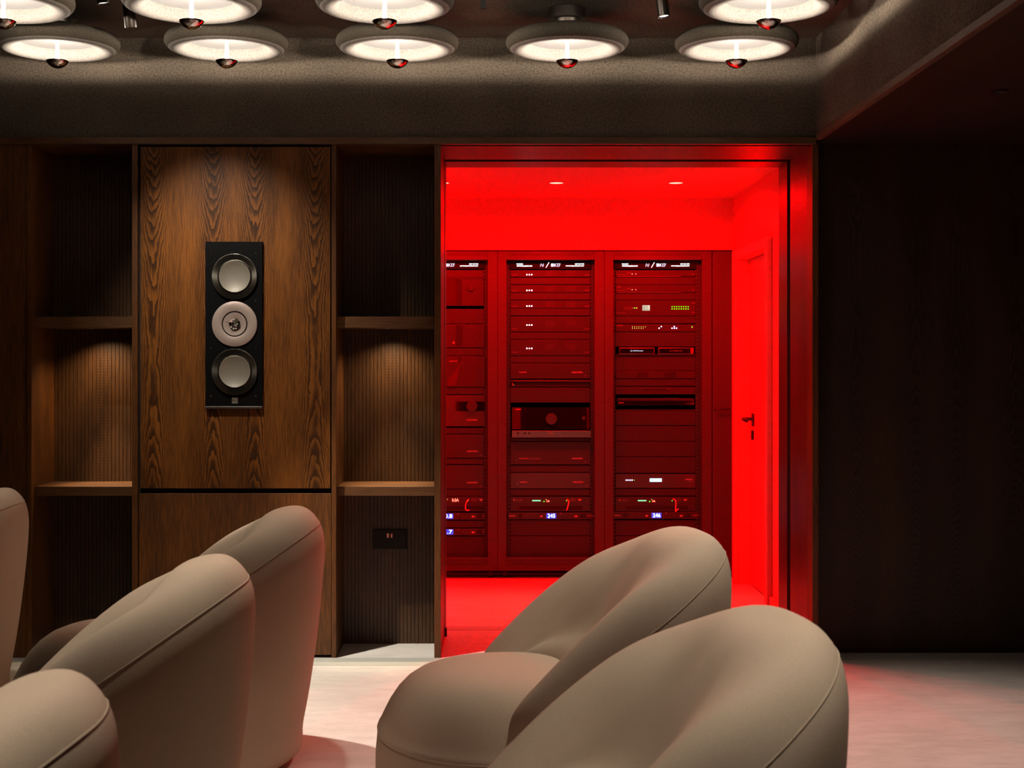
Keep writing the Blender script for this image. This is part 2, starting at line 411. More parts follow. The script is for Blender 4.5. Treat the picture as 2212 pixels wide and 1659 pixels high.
# ------------------------------------------------------------------ shelving units and the speaker panel
SL_P = .0164
def shelving(x0, x1, side_l, side_r, label, tilt):
    # x0..x1 clear width; side_l / side_r: board thickness at each side
    t = root('shelving_unit', label, 'shelving', ((x0+x1)/2, .15, 0), 'oak shelving niches')
    obj('side_panel', B(x0-side_l, x0, .0, NB+.02, 0, HEAD_Z, bev=.001), M['wood_frame'], t)
    obj('side_panel', B(x1, x1+side_r, .0, NB+.02, 0, HEAD_Z, bev=.001), M['wood_frame'], t)
    obj('top_panel', B(x0, x1, .05, NB, HEAD_Z, HEAD_Z+.02), M['wood_frame'], t)
    bm = bmesh.new(); n = int(round((x1-x0)/SL_P)); p = (x1-x0)/n; c = n//2
    for i in range(n):
        box(bm, x0+i*p+.0012, x0+(i+1)*p-.0012, NB, NB+.010, .0, HEAD_Z)
    obj('slatted_back', bm, M['wood_slat'], t)
    bm = bmesh.new(); box(bm, x0, x1, NB+.010, NB+.02, 0, HEAD_Z)
    obj('backing_board', bm, M['slot'], t)
    for za, zb in ((.31, .655), (.715, 1.37)):   # vented grooves: bridged at short intervals
        bm = bmesh.new()
        for k in range(-1, 3):
            gx = x0+(c+k)*p
            for j in range(int((zb-za)/.0125)):
                z = za+j*.0125; box(bm, gx-.0013, gx+.0013, NB+.0006, NB+.009, z, z+.0045)
        obj('vent_bridge', bm, M['wood_slat'], t)
    for zt, zb in ((1.420, 1.373), (.709, .670)):
        s = obj('shelf', B(x0+.001, x1-.001, .04, NB-.002, zb, zt, bev=.0012), M['wood_shelf'], t)
        if zt > 1:
            cx = (x0+x1)/2
            bm = bmesh.new(); lathe(bm, [(.013, -.003), (.018, -.003), (.019, 0), (.019, .001), (.013, .001), (.013, -.003)], cx, .13, zb, 28)
            pk = obj('puck_light', bm, M['alu'], s, True, angle=40)
            light('SPOT', 'puck_lamp', (cx+.01, .17, zb-.006), 13, (1, .68, .38), target=(cx+tilt, .22, 0), spot_size=R(136), spot_blend=1, shadow_soft_size=.012)
            light('SPOT', 'puck_beam', (cx+.01, .15, zb-.006), 60, (1, .74, .48), target=(cx+tilt, .15, 0), spot_size=R(44), spot_blend=.9, shadow_soft_size=.012)
    return t
shelving(-1.917, -1.500, .019, .023, 'dark oak shelving niche with slatted back at the far left, beside the speaker panel', .13)
shelving(-.652, -.244, .019, .0, 'dark oak shelving niche with slatted back between speaker panel and red doorway', .02)
struct('trim_10', B(-.244, JL-.0005, .0, .435, 0, HEAD_Z, bev=.001), M['wood_frame'])

PX0, PX1 = -1.477, -.671
t = root('speaker_wall_cabinet', 'tall oak wall cabinet with figured veneer and shadow gap, holding the black speaker', 'cabinet', (-1.074, .03, 0))
SP0, SP1, SZ0, SZ1 = -1.194, -.956, 1.036, 1.730
GT, GB = .705, .684                       # shadow gap
bm = bmesh.new()
ux0, ux1, uz1 = PX0+.012, PX1-.006, 2.124
box(bm, ux0, SP0, .004, .022, GT, uz1); box(bm, SP1, ux1, .004, .022, GT, uz1)
box(bm, SP0, SP1, .004, .022, GT, SZ0); box(bm, SP0, SP1, .004, .022, SZ1, uz1)
obj('upper_panel', bm, M['wood_panel'], t)
obj('lower_panel', B(PX0+.005, PX1-.002, .004, .022, .012, GB, bev=.001), M['wood_frame'], t)
obj('carcass', B(PX0, PX1, .035, .32, .0, HEAD_Z), M['slot'], t)

# ------------------------------------------------------------------ in-wall speaker
t = root('wall_speaker', 'black three-driver in-wall speaker set in the oak panel', 'speaker', (-1.075, 0, SZ0))
bm = bmesh.new(); zs = sorted([SZ0+.001, SZ1-.001]+[1.226+(784-q)/520.+e for q in (598, 803) for e in (-.06, .06)])
for i in range(5):
    if i in (1, 3): box(bm, SP0+.001, -1.071-.06, -.010, .015, zs[i], zs[i+1]); box(bm, -1.071+.06, SP1-.001, -.010, .015, zs[i], zs[i+1])
    else: box(bm, SP0+.001, SP1-.001, -.010, .015, zs[i], zs[i+1])
obj('baffle', bm, M['speaker_black'], t)
obj('bottom_lip', B(SP0+.001, SP1-.001, -.016, -.010, SZ0+.002, SZ0+.010, bev=.001), M['alu'], t)
cx = -1.071
def woofer(cz):
    bm = bmesh.new(); lathe(bm, [(.067, .004), (.069, .000), (.071, .001), (.0925, -.0115), (.0945, -.0105), (.0945, 0)], cx, -.0105, cz, 96, axis='y')
    o = obj('woofer', bm, M['ring_dark'], t, True, angle=60)
    bm = bmesh.new(); lathe(bm, [(0, .0125), (.02, .0112), (.04, .0072), (.055, .0022), (.0645, -.003), (.066, -.0015), (.066, .002), (.04, .012), (0, .016)], cx, -.0125, cz, 72, axis='y')
    obj('cone', bm, M['cone'], o, True, angle=50)
woofer(1.226+(784-598)/520.); woofer(1.226+(784-803)/520.)
cz = 1.226+(784-700)/520.
bm = bmesh.new(); lathe(bm, [(.0525, .006), (.0535, -.004), (.056, -.005), (.0915, -.0075), (.0935, -.006), (.0935, .0)], cx, -.0105, cz, 96, axis='y')
u = obj('midrange_driver', bm, M['rose'], t, True, angle=50)
bm = bmesh.new(); lathe(bm, [(.0535, -.0), (.0525, .003), (.049, .003), (.0485, 0)], cx, -.0125, cz, 72, axis='y'); obj('surround', bm, M['speaker_black'], u, True)
bm = bmesh.new(); lathe(bm, [(.0485, .001), (.024, .0045), (.0235, .006), (0, .006)], cx, -.0155, cz, 72, axis='y')
for i in range(20):
    a = 2*PI*i/20
    b2 = B(.029, .043, -.0005, .0005, -.0007, .0007); 
    bmesh.ops.translate(b2, verts=b2.verts, vec=(0, .0022, 0)); bmesh.ops.rotate(b2, verts=b2.verts, cent=(0, 0, 0), matrix=Matrix.Rotation(a, 3, 'Y'))
    bmesh.ops.translate(b2, verts=b2.verts, vec=(cx, -.0155, cz)); merge(bm, b2)
obj('cone', bm, M['rose'], u, True, angle=30)
bm = bmesh.new(); lathe(bm, [(.0235, .0), (.0225, -.003), (.019, -.001), (.012, .003), (.009, .001), (.004, -.0035), (0, -.005)], cx, -.0160, cz, 48, axis='y')
tw = obj('tweeter', bm, M['chrome'], u, True, angle=60)
bm = bmesh.new()
for i in range(9):
    a = 2*PI*i/9
    b2 = B(.004, .0165, -.0035, .0015, -.0013, .0013, bev=.0006); bmesh.ops.rotate(b2, verts=b2.verts, cent=(0, 0, 0), matrix=Matrix.Rotation(a, 3, 'Y'))
    bmesh.ops.translate(b2, verts=b2.verts, vec=(cx, -.0165, cz)); merge(bm, b2)
obj('waveguide', bm, M['ring_dark'], tw)
for sx in (456.5, 553.5):
    for sy in (546.5, 649.5, 751.5, 854.5):
        bm = bmesh.new(); lathe(bm, [(.0, -.0015), (.0018, -.0012), (.0024, 0), (0, .0002)], (sx-1065)/520., -.010, 1.226+(784-sy)/520., 14, axis='y')
        obj('screw', bm, M['chrome'], t, True)
bz = 1.226+(784-865)/520.
bd = obj('badge', B(-1.0825, -1.0585, -.0118, -.010, bz-.0125, bz+.0125, bev=.0004), M['cone'], t)
bm = text_mesh('KEF', -1.0715, -1.0600, bz-.0035, bz+.0045, -.0118)
for k in range(3): box(bm, -1.0812+k*.0026, -1.0796+k*.0026, -.0122, -.0118, bz-.0035, bz+.0045)
obj('badge_lettering', bm, M['speaker_black'], bd)
# curved lettering under the driver
bm = bmesh.new()
word = 'THE REFERENCE'
for i, ch in enumerate(word):
    if ch == ' ': continue
    a = R(-90+(i-(len(word)-1)/2)*5.6); rr = .083
    b2 = text_mesh(ch, -.0013, .0013, -.0018, .0018, 0, .0003)
    bmesh.ops.rotate(b2, verts=b2.verts, cent=(0, 0, 0), matrix=Matrix.Rotation(-(a+PI/2), 3, 'Y'))
    bmesh.ops.translate(b2, verts=b2.verts, vec=(cx+rr*math.cos(a), -.0177, cz+rr*math.sin(a))); merge(bm, b2)
obj('driver_lettering', bm, M['ring_dark'], u)

# double wall socket in the right niche
k = FPX/(CAM_D+NB-.012)
sx0, sx1, sz0, sz1 = (805-1065)/k, (879-1065)/k, CAM_Z+(784-1187)/k, CAM_Z+(784-1144)/k
t = root('wall_socket', 'black double power socket on the slatted back of the niche beside the doorway', 'socket', ((sx0+sx1)/2, NB, sz0))
obj('plate', B(sx0, sx1, NB-.010, NB+.001, sz0, sz1, bev=.002), M['speaker_black'], t)
for px in (838, 846):
    X = (px-1065)/k; zc = CAM_Z+(784-1157)/k
    bm = B(X-.0055, X+.0055, NB-.014, NB-.008, zc-.010, zc+.010, bev=.0015)
    obj('switch', bm, M['chrome'], t)
for px in (817.5, 866.5):
    X = (px-1065)/k
    bm = bmesh.new(); zc = CAM_Z+(784-1170)/k
    box(bm, X-.002, X+.002, NB-.0108, NB-.009, zc+.008, zc+.016); box(bm, X-.013, X-.007, NB-.0108, NB-.009, zc-.010, zc-.006); box(bm, X+.007, X+.013, NB-.0108, NB-.009, zc-.010, zc-.006)
    obj('socket_hole', bm, M['slot'], t)

# ------------------------------------------------------------------ pendant lamps
def make_pendant():
    t = root('pendant_lamp', 'x', 'pendant lamp', (0, 0, CEIL), 'felt disc pendants in rows on the ceiling')
    WORLD[t.name] = Vector((0, 0, CEIL))
    bm = bmesh.new(); lathe(bm, [(0, 0), (.066, 0), (.070, -.004), (.070, -.042), (.067, -.046), (.050, -.046), (.048, -.058), (0, -.058)], 0, 0, CEIL, 48)
    obj('canopy', bm, M['bronze'], t, True, angle=35)
    bm = bmesh.new(); lathe(bm, [(0, 2.484), (.006, 2.484), (.006, 2.53), (0, 2.53)], 0, 0, 0, 16); obj('stem', bm, M['chrome'], t, True, angle=40)
    prof = []
    c, zc, a, b_ = .1895, 2.446, .0435, .034
    for i in range(0, 33):                      # outer rolled rim, from inner bottom round to the top
        th = R(-175+i*(265/32.)); prof.append((c+a*math.cos(th), zc+b_*math.sin(th)))
    prof.append((.10, 2.482)); prof.append((0, 2.484)); prof = [(.1455, 2.452)]+prof
    bm = bmesh.new(); lathe(bm, prof, 0, 0, 0, 96)
    for f in bm.faces:
        c_ = f.calc_center_median(); r_ = math.hypot(c_.x, c_.y); th = math.degrees(math.atan2((c_.z-zc)/b_, (r_-c)/a))
        f.material_index = 1 if -52 < th < 120 else 0  # shaded felt copy begins where the lamp's own light ends
    obj('shade', bm, [M['shade'], M['shade_unlit']], t, True, angle=60)
    bm = bmesh.new(); lathe(bm, [(.1462, 2.447), (.1462, 2.450), (.135, 2.456), (.10, 2.464), (.05, 2.470), (0, 2.472), (0, 2.475), (.1462, 2.470)], 0, 0, 0, 96)
    obj('reflector', bm, M['dome'], t, True, angle=60)
    bm = bmesh.new(); lathe(bm, [(0, 2.376), (.0072, 2.376), (.0072, 2.471), (0, 2.471)], 0, 0, 0, 24); obj('glass_rod', bm, M['rod'], t, True, angle=50)
    bm = bmesh.new(); lathe(bm, [(0, 2.347), (.012, 2.348), (.026, 2.3545), (.036, 2.3635), (.0412, 2.372), (.0418, 2.3748), (.0405, 2.3752), (.034, 2.3665), (.018, 2.3625), (0, 2.3622)], 0, 0, 0, 64)
    obj('dish', bm, M['chrome'], t, True, angle=70)
    return t
PITCH = .6446
row1 = [(-1.657, -.49), (-1.013, -.49), (-.364, -.49), (.282, -.49), (.926, -.49)]
row2 = [(-1.645, -1.109), (-1.013, -1.109), (-.364, -1.109), (.926, -1.109)]
row3 = [(-1.657, -1.73), (-.364, -1.73), (.282, -1.73), (.926, -1.73)]  # unseen row carried on from the grid, added to light the chairs
pl = {row3[0]: 'leftmost felt disc pendant of the added third row, out of view', row3[1]: 'second felt disc pendant of the added third row, out of view', row3[2]: 'third felt disc pendant of the added third row, out of view', row3[3]: 'rightmost felt disc pendant of the added third row, out of view',
      row1[0]: 'leftmost felt disc pendant of the row nearest the wall', row1[1]: 'second felt disc pendant from left, in the row nearest the wall',
      row1[2]: 'middle felt disc pendant of the row nearest the wall', row1[3]: 'felt disc pendant with its round bronze canopy fully visible',
      row1[4]: 'rightmost felt disc pendant of the row nearest the wall, near the bulkhead',
      row2[0]: 'felt disc pendant cut by the top left corner of the photo', row2[1]: 'felt disc pendant cut by the top edge, right of the two cylinder spotlights',
      row2[2]: 'felt disc pendant cut by the top edge, centre-left, dish with red reflection', row2[3]: 'felt disc pendant cut by the top edge at right, near the bulkhead'}
first = None
def copy_tree(src, loc):
    r = src.copy(); C.objects.link(r); r.location = loc
    def rec(a, b):
        for ch in a.children:
            c = ch.copy(); C.objects.link(c); c.parent = b; rec(ch, c)
    rec(src, r); return r
pend = make_pendant()
LAMP_W = 24.0
def led_profile(o):
    # the small LED in the dish throws its light upwards, strongest sideways past the rod
    d = o.data; d.use_nodes = True; g = NT(d.node_tree)
    n = g.n('ShaderNodeNewGeometry'); sp = g.n('ShaderNodeSeparateXYZ'); g.lk(n.outputs['Normal'], sp.inputs[0])
    e = [x for x in d.node_tree.nodes if x.type == 'EMISSION'][0]
    cr = g.n('ShaderNodeValToRGB'); g.lk(sp.outputs[2], cr.inputs[0]); el = cr.color_ramp.elements
    el[0].position = 0.0; el[0].color = (.15, .15, .15, 1); el[1].position = 1; el[1].color = (.6, .63, .66, 1)
    k = el.new(.10); k.color = (.8, .8, .8, 1); k = el.new(.2); k.color = (.8, .8, .8, 1); k = el.new(.35); k.color = (.45, .45, .45, 1)
    g.lk(cr.outputs[0], e.inputs['Strength'])
for i, (x, y) in enumerate(row1+row2+row3):
    o = pend if i == 0 else copy_tree(pend, (x, y, CEIL))
    o.location = (x, y, CEIL); o['label'] = pl.get((x, y), 'felt disc pendant further from the wall, above the chairs')
    led_profile(light('POINT', 'pendant_led', (x, y, 2.3745), LAMP_W, (1, .87, .74), shadow_soft_size=.006))

# ------------------------------------------------------------------ cylinder spotlights
def spot_fixture(pos, target, watts, cone, blend, rad, label, hidden=False):
    d = (Vector(target)-Vector(pos)).normalized(); p = Vector(pos)
    vis = (label or '')
    t = root('cylinder_spotlight', label or 'dark cylinder spotlight on the ceiling track above the chairs', 'spotlight', (pos[0]-d.x*.07, pos[1]-d.y*.07, CEIL), 'cylinder spotlights')
    body_dir = Vector((d.x*.35, d.y*.35, -1)).normalized() if not hidden else d
    q = Vector((0, 0, -1)).rotation_difference(body_dir).to_matrix().to_4x4()
    bm = bmesh.new(); lathe(bm, [(0, .135), (.0195, .135), (.0215, .133), (.0215, .002), (.0205, 0), (.0195, .001), (.0185, .008), (0, .010)], 0, 0, 0, 36)
    bm.transform(Matrix.Translation(p) @ q); body = obj('body', bm, M['bronze'], t, True, angle=40)
    bm = bmesh.new(); lathe(bm, [(0, .006), (.0185, .006), (.0185, .0075), (0, .0075)], 0, 0, 0, 30)
    bm.transform(Matrix.Translation(p) @ q); obj('lens', bm, M['e_spot'], body)
    top = p - body_dir*.10
    bm = bmesh.new(); box(bm, top.x-.008, top.x+.008, top.y+.020, top.y+.026, top.z-.02, CEIL)
    box(bm, top.x-.03, top.x+.03, top.y+.01, top.y+.036, CEIL-.012, CEIL)
    obj('bracket', bm, M['black_metal'], t)
    lp = p + body_dir*.002
    light('SPOT', 'spot_lamp', lp, watts, WARM, target=target, spot_size=R(cone), spot_blend=blend, shadow_soft_size=rad)
for s in SPOTS: spot_fixture(*s)
HID = ['straight above the nearest chair of the left row', 'straight above the middle chair of the left row', 'straight above the farthest chair of the left row',
       'above the nearest chair of the right row', 'above the chair in front of the doorway', 'above the chair cut by the left photo edge', 'in the far corner of the track']
for s, h in zip(SPOTS_ADDED, HID): spot_fixture(*s, 'added unseen spotlight on the ceiling '+h, True)
t = thing('track_bracket', B((1040-1065)*5.1/FPX-.002, (1048-1065)*5.1/FPX+.003, -.72, -.70, CAM_Z+(784-21)*5.1/FPX, CEIL, bev=.001), M['black_metal'], 'short black bracket hanging from the felt ceiling at the top centre', 'bracket')

# ------------------------------------------------------------------ lounge chairs
def catmull(P, n, closed):
    P = np.asarray(P, float); m = len(P); out = []
    segs = m if closed else m-1
    for i in range(segs):
        if closed: p0, p1, p2, p3 = P[(i-1) % m], P[i], P[(i+1) % m], P[(i+2) % m]
        else:
            p1, p2 = P[i], P[i+1]; p0 = P[i-1] if i > 0 else 2*p1-p2; p3 = P[i+2] if i+2 < m else 2*p2-p1
        for k in range(n):
            t = k/n
            out.append(.5*((2*p1)+(-p0+p2)*t+(2*p0-5*p1+4*p2-p3)*t*t+(-p0+3*p1-3*p2+p3)*t**3))
    if not closed: out.append(P[-1])
    return np.array(out)
# half of the shell: stations from the back centre round to the wing tip; points (u forward, v sideways, z up)
ST = [
 [(.105, .00, .02), (.065, .00, .12), (.030, .00, .32), (.004, .00, .56), (.002, .00, .70), (.050, .00, .770), (.120, .00, .771), (.195, .00, .742), (.275, .00, .640), (.360, .00, .505), (.455, .00, .385), (.47, .00, .02)],
 [(.125, .12, .02), (.085, .135, .12), (.052, .14, .32), (.026, .145, .56), (.026, .14, .695), (.070, .13, .765), (.138, .115, .768), (.205, .090, .732), (.280, .080, .630), (.365, .08, .500), (.460, .075, .385), (.47, .08, .02)],
 [(.190, .24, .02), (.155, .265, .12), (.125, .28, .32), (.108, .285, .53), (.108, .278, .655), (.145, .250, .722), (.205, .215, .724), (.262, .165, .676), (.320, .145, .605), (.395, .14, .485), (.480, .13, .385), (.49, .13, .02)],
 [(.290, .32, .02), (.265, .35, .11), (.248, .372, .29), (.240, .378, .47), (.243, .370, .572), (.272, .335, .652), (.318, .290, .661), (.358, .235, .613), (.397, .198, .532), (.447, .185, .458), (.515, .175, .38), (.52, .17, .02)],
 [(.410, .345, .02), (.400, .378, .10), (.395, .402, .26), (.395, .408, .40), (.398, .398, .480), (.412, .362, .556), (.440, .312, .566), (.462, .262, .522), (.482, .225, .466), (.515, .208, .41), (.560, .200, .36), (.56, .20, .02)],
 [(.520, .340, .02), (.528, .372, .09), (.532, .398, .22), (.533, .405, .33), (.530, .395, .388), (.535, .360, .455), (.546, .315, .465), (.557, .272, .434), (.566, .238, .398), (.588, .222, .36), (.603, .215, .32), (.588, .22, .02)],
 [(.575, .325, .02), (.592, .352, .08), (.602, .372, .18), (.606, .378, .265), (.608, .368, .325), (.611, .342, .378), (.617, .310, .387), (.620, .280, .363), (.622, .256, .328), (.622, .246, .285), (.620, .240, .235), (.60, .25, .02)],
 [(.600, .300, .02), (.622, .315, .08), (.636, .325, .16), (.642, .330, .225), (.644, .325, .270), (.645, .315, .303), (.645, .303, .310), (.645, .292, .293), (.644, .284, .263), (.641, .280, .22), (.635, .278, .17), (.612, .28, .02)],
]
def chair_shell():
    half = [np.array(s) for s in ST]
    tipc = half[-1].mean(0); tip = np.array([[.663, .305, z] for z in np.linspace(.02, .02, 12)])
    end = half[-1]*1.0; end = end*.15+tipc*.85; end[:, 0] = .6475
    end[:, 2] = half[-1][:, 2]*.85+tipc[2]*.15
    half.append(end)
    full = [s*np.array([1, -1, 1]) for s in half[:0:-1]]+half
    full = np.array(full)                        # stations x 12 x 3
    a = np.stack([catmull(full[:, j], 6, False) for j in range(full.shape[1])], 1)   # dense along
    b_ = np.stack([catmull(a[i], 6, True) for i in range(a.shape[0])], 0)
    return b_
SH = chair_shell()
SH[..., 2] = np.maximum(SH[..., 2], .012)
def grid_bm(G, close_v=True):
    bm = bmesh.new(); n, m = G.shape[:2]
    V = [[bm.verts.new((-float(G[i, j, 0]), float(G[i, j, 1]), float(G[i, j, 2]))) for j in range(m)] for i in range(n)]
    for i in range(n-1):
        for j in range(m):
            bm.faces.new((V[i][j], V[i][(j+1) % m], V[i+1][(j+1) % m], V[i+1][j]))
    bm.faces.new(V[0][::-1]); bm.faces.new(V[-1]); bmesh.ops.recalc_face_normals(bm, faces=bm.faces); return bm
def make_chair():
    t = root('lounge_chair', 'x', 'armchair', (0, 0, 0), 'beige lounge chairs')
    sh = obj('backrest', grid_bm(SH), M['upholstery'], t, True)
    md = sh.modifiers.new('soft', 'SMOOTH'); md.iterations = 6; md.factor = .5
    # seam along the outer edge of the rolled rim
    j = 4*6+2; pts = [(-p[0], p[1], p[2]) for p in SH[5:-5, j]]
    C0 = SH[5:-5].mean(1)
    out = []
    for p, q in zip(pts, SH[5:-5]):
        c = q.mean(0); dv = Vector(p)-Vector((-c[0], c[1], c[2])); out.append(Vector(p)-dv.normalized()*.0022)
    obj('seam', tube(bmesh.new(), out, .0019, 8), M['piping'], sh, True)
    # seat: domed cushion over an upright drum
    n, prof = 96, []
    bm = bmesh.new(); rings = []
    def plan(a, r):
        ca, sa = math.cos(a), math.sin(a); e = 2/2.35
        x = math.copysign(abs(ca)**e, ca); y = math.copysign(abs(sa)**e, sa)
        return .598+.332*r*x, .368*r*y*(1-.05*max(0, x))
    def ztop(r): return .430-.020*r*r-.145*r**6
    prof = [(r, ztop(r)) for r in (.12, .25, .38, .5, .6, .7, .78, .85, .91, .955, .985)]+[(.997, .272), (1.0, .262)]+[(1.006, .245), (1.018, .20), (1.02, .14), (1.005, .08), (.975, .035), (.94, .012)]
    top = bm.verts.new((-.598, 0, .430))
    for r, z in prof:
        ring = []
        for i in range(n):
            u_, v_ = plan(2*PI*i/n, r)
            zz = z + (.012*(.72-u_)*r if z > .3 else 0)
            ring.append(bm.verts.new((-u_, v_, zz)))
        rings.append(ring)
    for i in range(n): bm.faces.new((top, rings[0][i], rings[0][(i+1) % n]))
    for A, Bq in zip(rings, rings[1:]):
        for i in range(n): bm.faces.new((A[i], Bq[i], Bq[(i+1) % n], A[(i+1) % n]))
    bm.faces.new(rings[-1]); bmesh.ops.recalc_face_normals(bm, faces=bm.faces)
    seat = obj('seat', bm, M['upholstery'], t, True)
    pts = []
    for i in range(n):
        u_, v_ = plan(2*PI*i/n, 1.0); 
        if u_ > .56: pts.append((math.atan2(v_, u_-.598), (-u_*1.0, v_, .265)))
    pts = [p for _, p in sorted(pts)]
    obj('seam', tube(bmesh.new(), pts, .0021, 8), M['piping'], seat, True)
    return t
CH = [((.622, -2.03, 0), 8, 'beige lounge chair right of centre, in front of the red doorway, seat visible'),
      ((.608, -3.29, 0), 7, 'largest beige lounge chair at the bottom right, nearest the camera in its row'),
      ((-.523, -1.47, 0), 7, 'beige lounge chair with red-lit back edge, standing closest to the oak cabinet'),
      ((-.548, -2.59, 0), 6, 'beige lounge chair in the middle of the left row of three'),
      ((-.532, -3.84, 0), 6, 'beige lounge chair in the bottom left corner, nearest of the left row'),
      ((-1.663, -.84, 0), 5, 'beige lounge chair cut by the left edge of the photo, before the niche')]
ch = make_chair()
for i, (loc, turn, lab) in enumerate(CH):
    o = ch if i == 0 else copy_tree(ch, loc)
    o.location = loc; o['label'] = lab; o.rotation_euler = (0, 0, R(turn))

#@@RACKS
# ------------------------------------------------------------------ equipment racks
RD = CAM_D+2.137                          # distance of the rack fronts
FD = RD+.055                              # distance of the equipment faces
def rx(px, D=FD): return (px-1065)*D/FPX
def rz(py, D=FD): return CAM_Z+(784-py)*D/FPX
YF, YQ = RD-CAM_D, FD-CAM_D
def rack(pxl, pxr, label, blanks, fx0, fx1):
    x0, x1 = rx(pxl, RD)+.001, rx(pxr, RD)-.001
    zt, zb = rz(541.5, RD), rz(1233, RD)
    ox0, ox1 = x0+.049, x1-.055            # clear opening
    oz0, oz1 = rz(1206, RD), rz(561, RD)
    t = root('server_rack', label, 'equipment rack', ((x0+x1)/2, YF+.3, 0), 'equipment racks standing side by side')
    bm = bmesh.new()
    for a, b_ in ((x0, ox0), (ox1, x1)):
        box(bm, a, b_, YF, YF+.03, zb, zt, bev=.002)
    box(bm, ox0-.004, ox0-.001, YF+.03, YF+.60, zb, zt); box(bm, ox1+.001, ox1+.004, YF+.03, YF+.60, zb, zt)
    obj('frame', bm, M['rack_metal'], t)
    for nm, a, b_ in (('top_vent', oz1, zt), ('bottom_vent', zb, oz0)):
        bm = B(ox0+.0005, ox1-.0005, YF+.002, YF+.03, a, b_, bev=.001)
        o = obj(nm, bm, M['rack_metal'], t)
        bm = bmesh.new(); n = 46; m = (a+b_)/2+(.002 if nm == 'bottom_vent' else .004); h = .0145
        for i in range(n):
            xx = ox0+.014+(ox1-ox0-.028)*i/(n-1)
            box(bm, xx-.0016, xx+.0016, YF+.0012, YF+.0022, m-h/2, m+h/2)
        obj('vent_slots', bm, M['slot'], o)
    s = obj('lower_sill', B(ox0, ox1, YF-.004, YF+.12, oz0-.004, oz0+.004, bev=.001), M['face_bright'], t)
    bm = bmesh.new()
    for a, b_ in ((ox0-.001, fx0-.001), (fx1+.001, ox1+.001)): box(bm, a, b_, YQ+.004, YQ+.012, oz0, oz1)
    obj('mounting_rail', bm, M['rubber'], t)
    bm = bmesh.new(); z = oz0+.02
    while z < oz1-.01:
        for xx in (fx0-.007, fx1+.007):
            box(bm, xx-.0022, xx+.0022, YQ+.0025, YQ+.0042, z-.0022, z+.0022)
        z += .0222
    o = obj('cage_nuts', bm, M['alu'], t)
    obj('back_panel', B(ox0, ox1, YF+.55, YF+.56, oz0, oz1), M['slot'], t)
    for a, b_ in blanks:
        bm = B(fx0, fx1, YQ-.001, YQ+.004, rz(b_)+.0012, rz(a)-.0012, bev=.0007)
        obj('blank_panel', bm, M['blank'], t)
    for xx in (x0+.04, x1-.04):           # castors
        bm = bmesh.new(); tube(bm, [(xx-.012, YF+.05, .025), (xx+.012, YF+.05, .025)], .025, 20)
        box(bm, xx-.02, xx+.02, YF+.03, YF+.07, .046, zb, bev=.003)
        obj('castor', bm, M['rubber'], t)
    for xx in (x0+.018, x1-.018):
        bm = bmesh.new()
        for py in (633, 658, 868, 902, 1095, 1120):
            lathe(bm, [(0, -.0006), (.0028, -.0004), (.0032, .0005), (0, .0006)], xx, YF, rz(py, RD), 12, axis='y')
        obj('frame_screws', bm, M['slot'], t, True)
    return t
AX0, AX1, BX0, BX1, CX0, CX1 = rx(873), rx(1045), rx(1103), rx(1275), rx(1329.5), rx(1502)
rack(844, 1075, 'black equipment rack at the left, half hidden by the door lining', [(583, 600), (667, 699.5), (752, 768.5), (836.5, 852), (924, 937), (990, 1003), (1056, 1072), (1124, 1140), (1158, 1206)], AX0, AX1)
rack(1075, 1306, 'black equipment rack in the middle, with a column of white-lit amplifiers', [(599.5, 614.5), (632.5, 648), (666.5, 682), (718, 733), (769, 784), (836, 870), (947.5, 953), (1005, 1020), (1056, 1071), (1123, 1157), (1157.5, 1206)], BX0, BX1)
rack(1306, 1538, 'black equipment rack at the right, with a green-lit sixteen light unit', [(598, 615), (632.5, 648.5), (683, 699), (717, 749), (768.5, 801), (818, 834), (887, 919), (920, 953), (953.5, 986.5), (987, 1022), (1055, 1071), (1123, 1157), (1157.5, 1206)], CX0, CX1)
def face(name, label, cat, x0, x1, y0, y1, mat=None, group=None, depth=.35, proud=.0):
    t = root(name, label, cat, ((x0+x1)/2, YQ, rz(y1)), group)
    zt, zb = rz(y0)-.0008, rz(y1)+.0008
    obj('faceplate', B(x0, x1, YQ-.006-proud, YQ, zb, zt, bev=.0009), mat or M['faceplate'], t)
    obj('chassis', B(x0+.022, x1-.022, YQ, YQ+depth, zb+.001, zt-.001), M['rubber'], t)
    return t
def fy(proud=0): return YQ-.006-proud
def led(t, px, py, mat, r=.0022, name='led', proud=0):
    bm = bmesh.new(); lathe(bm, [(0, -.0012), (r*.7, -.0009), (r, 0), (0, .0001)], rx(px), fy(proud), rz(py), 12, axis='y')
    return obj(name, bm, M[mat], t)
def txt(t, body, x0, x1, y0, y1, mat='print', name='lettering', proud=0, shear=0, space=1.0):
    return obj(name, text_mesh(body, rx(x0), rx(x1), rz(y1), rz(y0), fy(proud)-.0002, .0004, space, shear), M[mat], t)
def patch(t, name, x0, x1, y0, y1, mat, proud=0, th=.0008, bev=0):
    return obj(name, B(rx(x0), rx(x1), fy(proud)-th, fy(proud)+.0005, rz(y1), rz(y0), bev=bev), M[mat] if isinstance(mat, str) else mat, t)
SHIFT = (-230.0, 0.0, 227.0)
WHERE = ('left', 'middle', 'right')
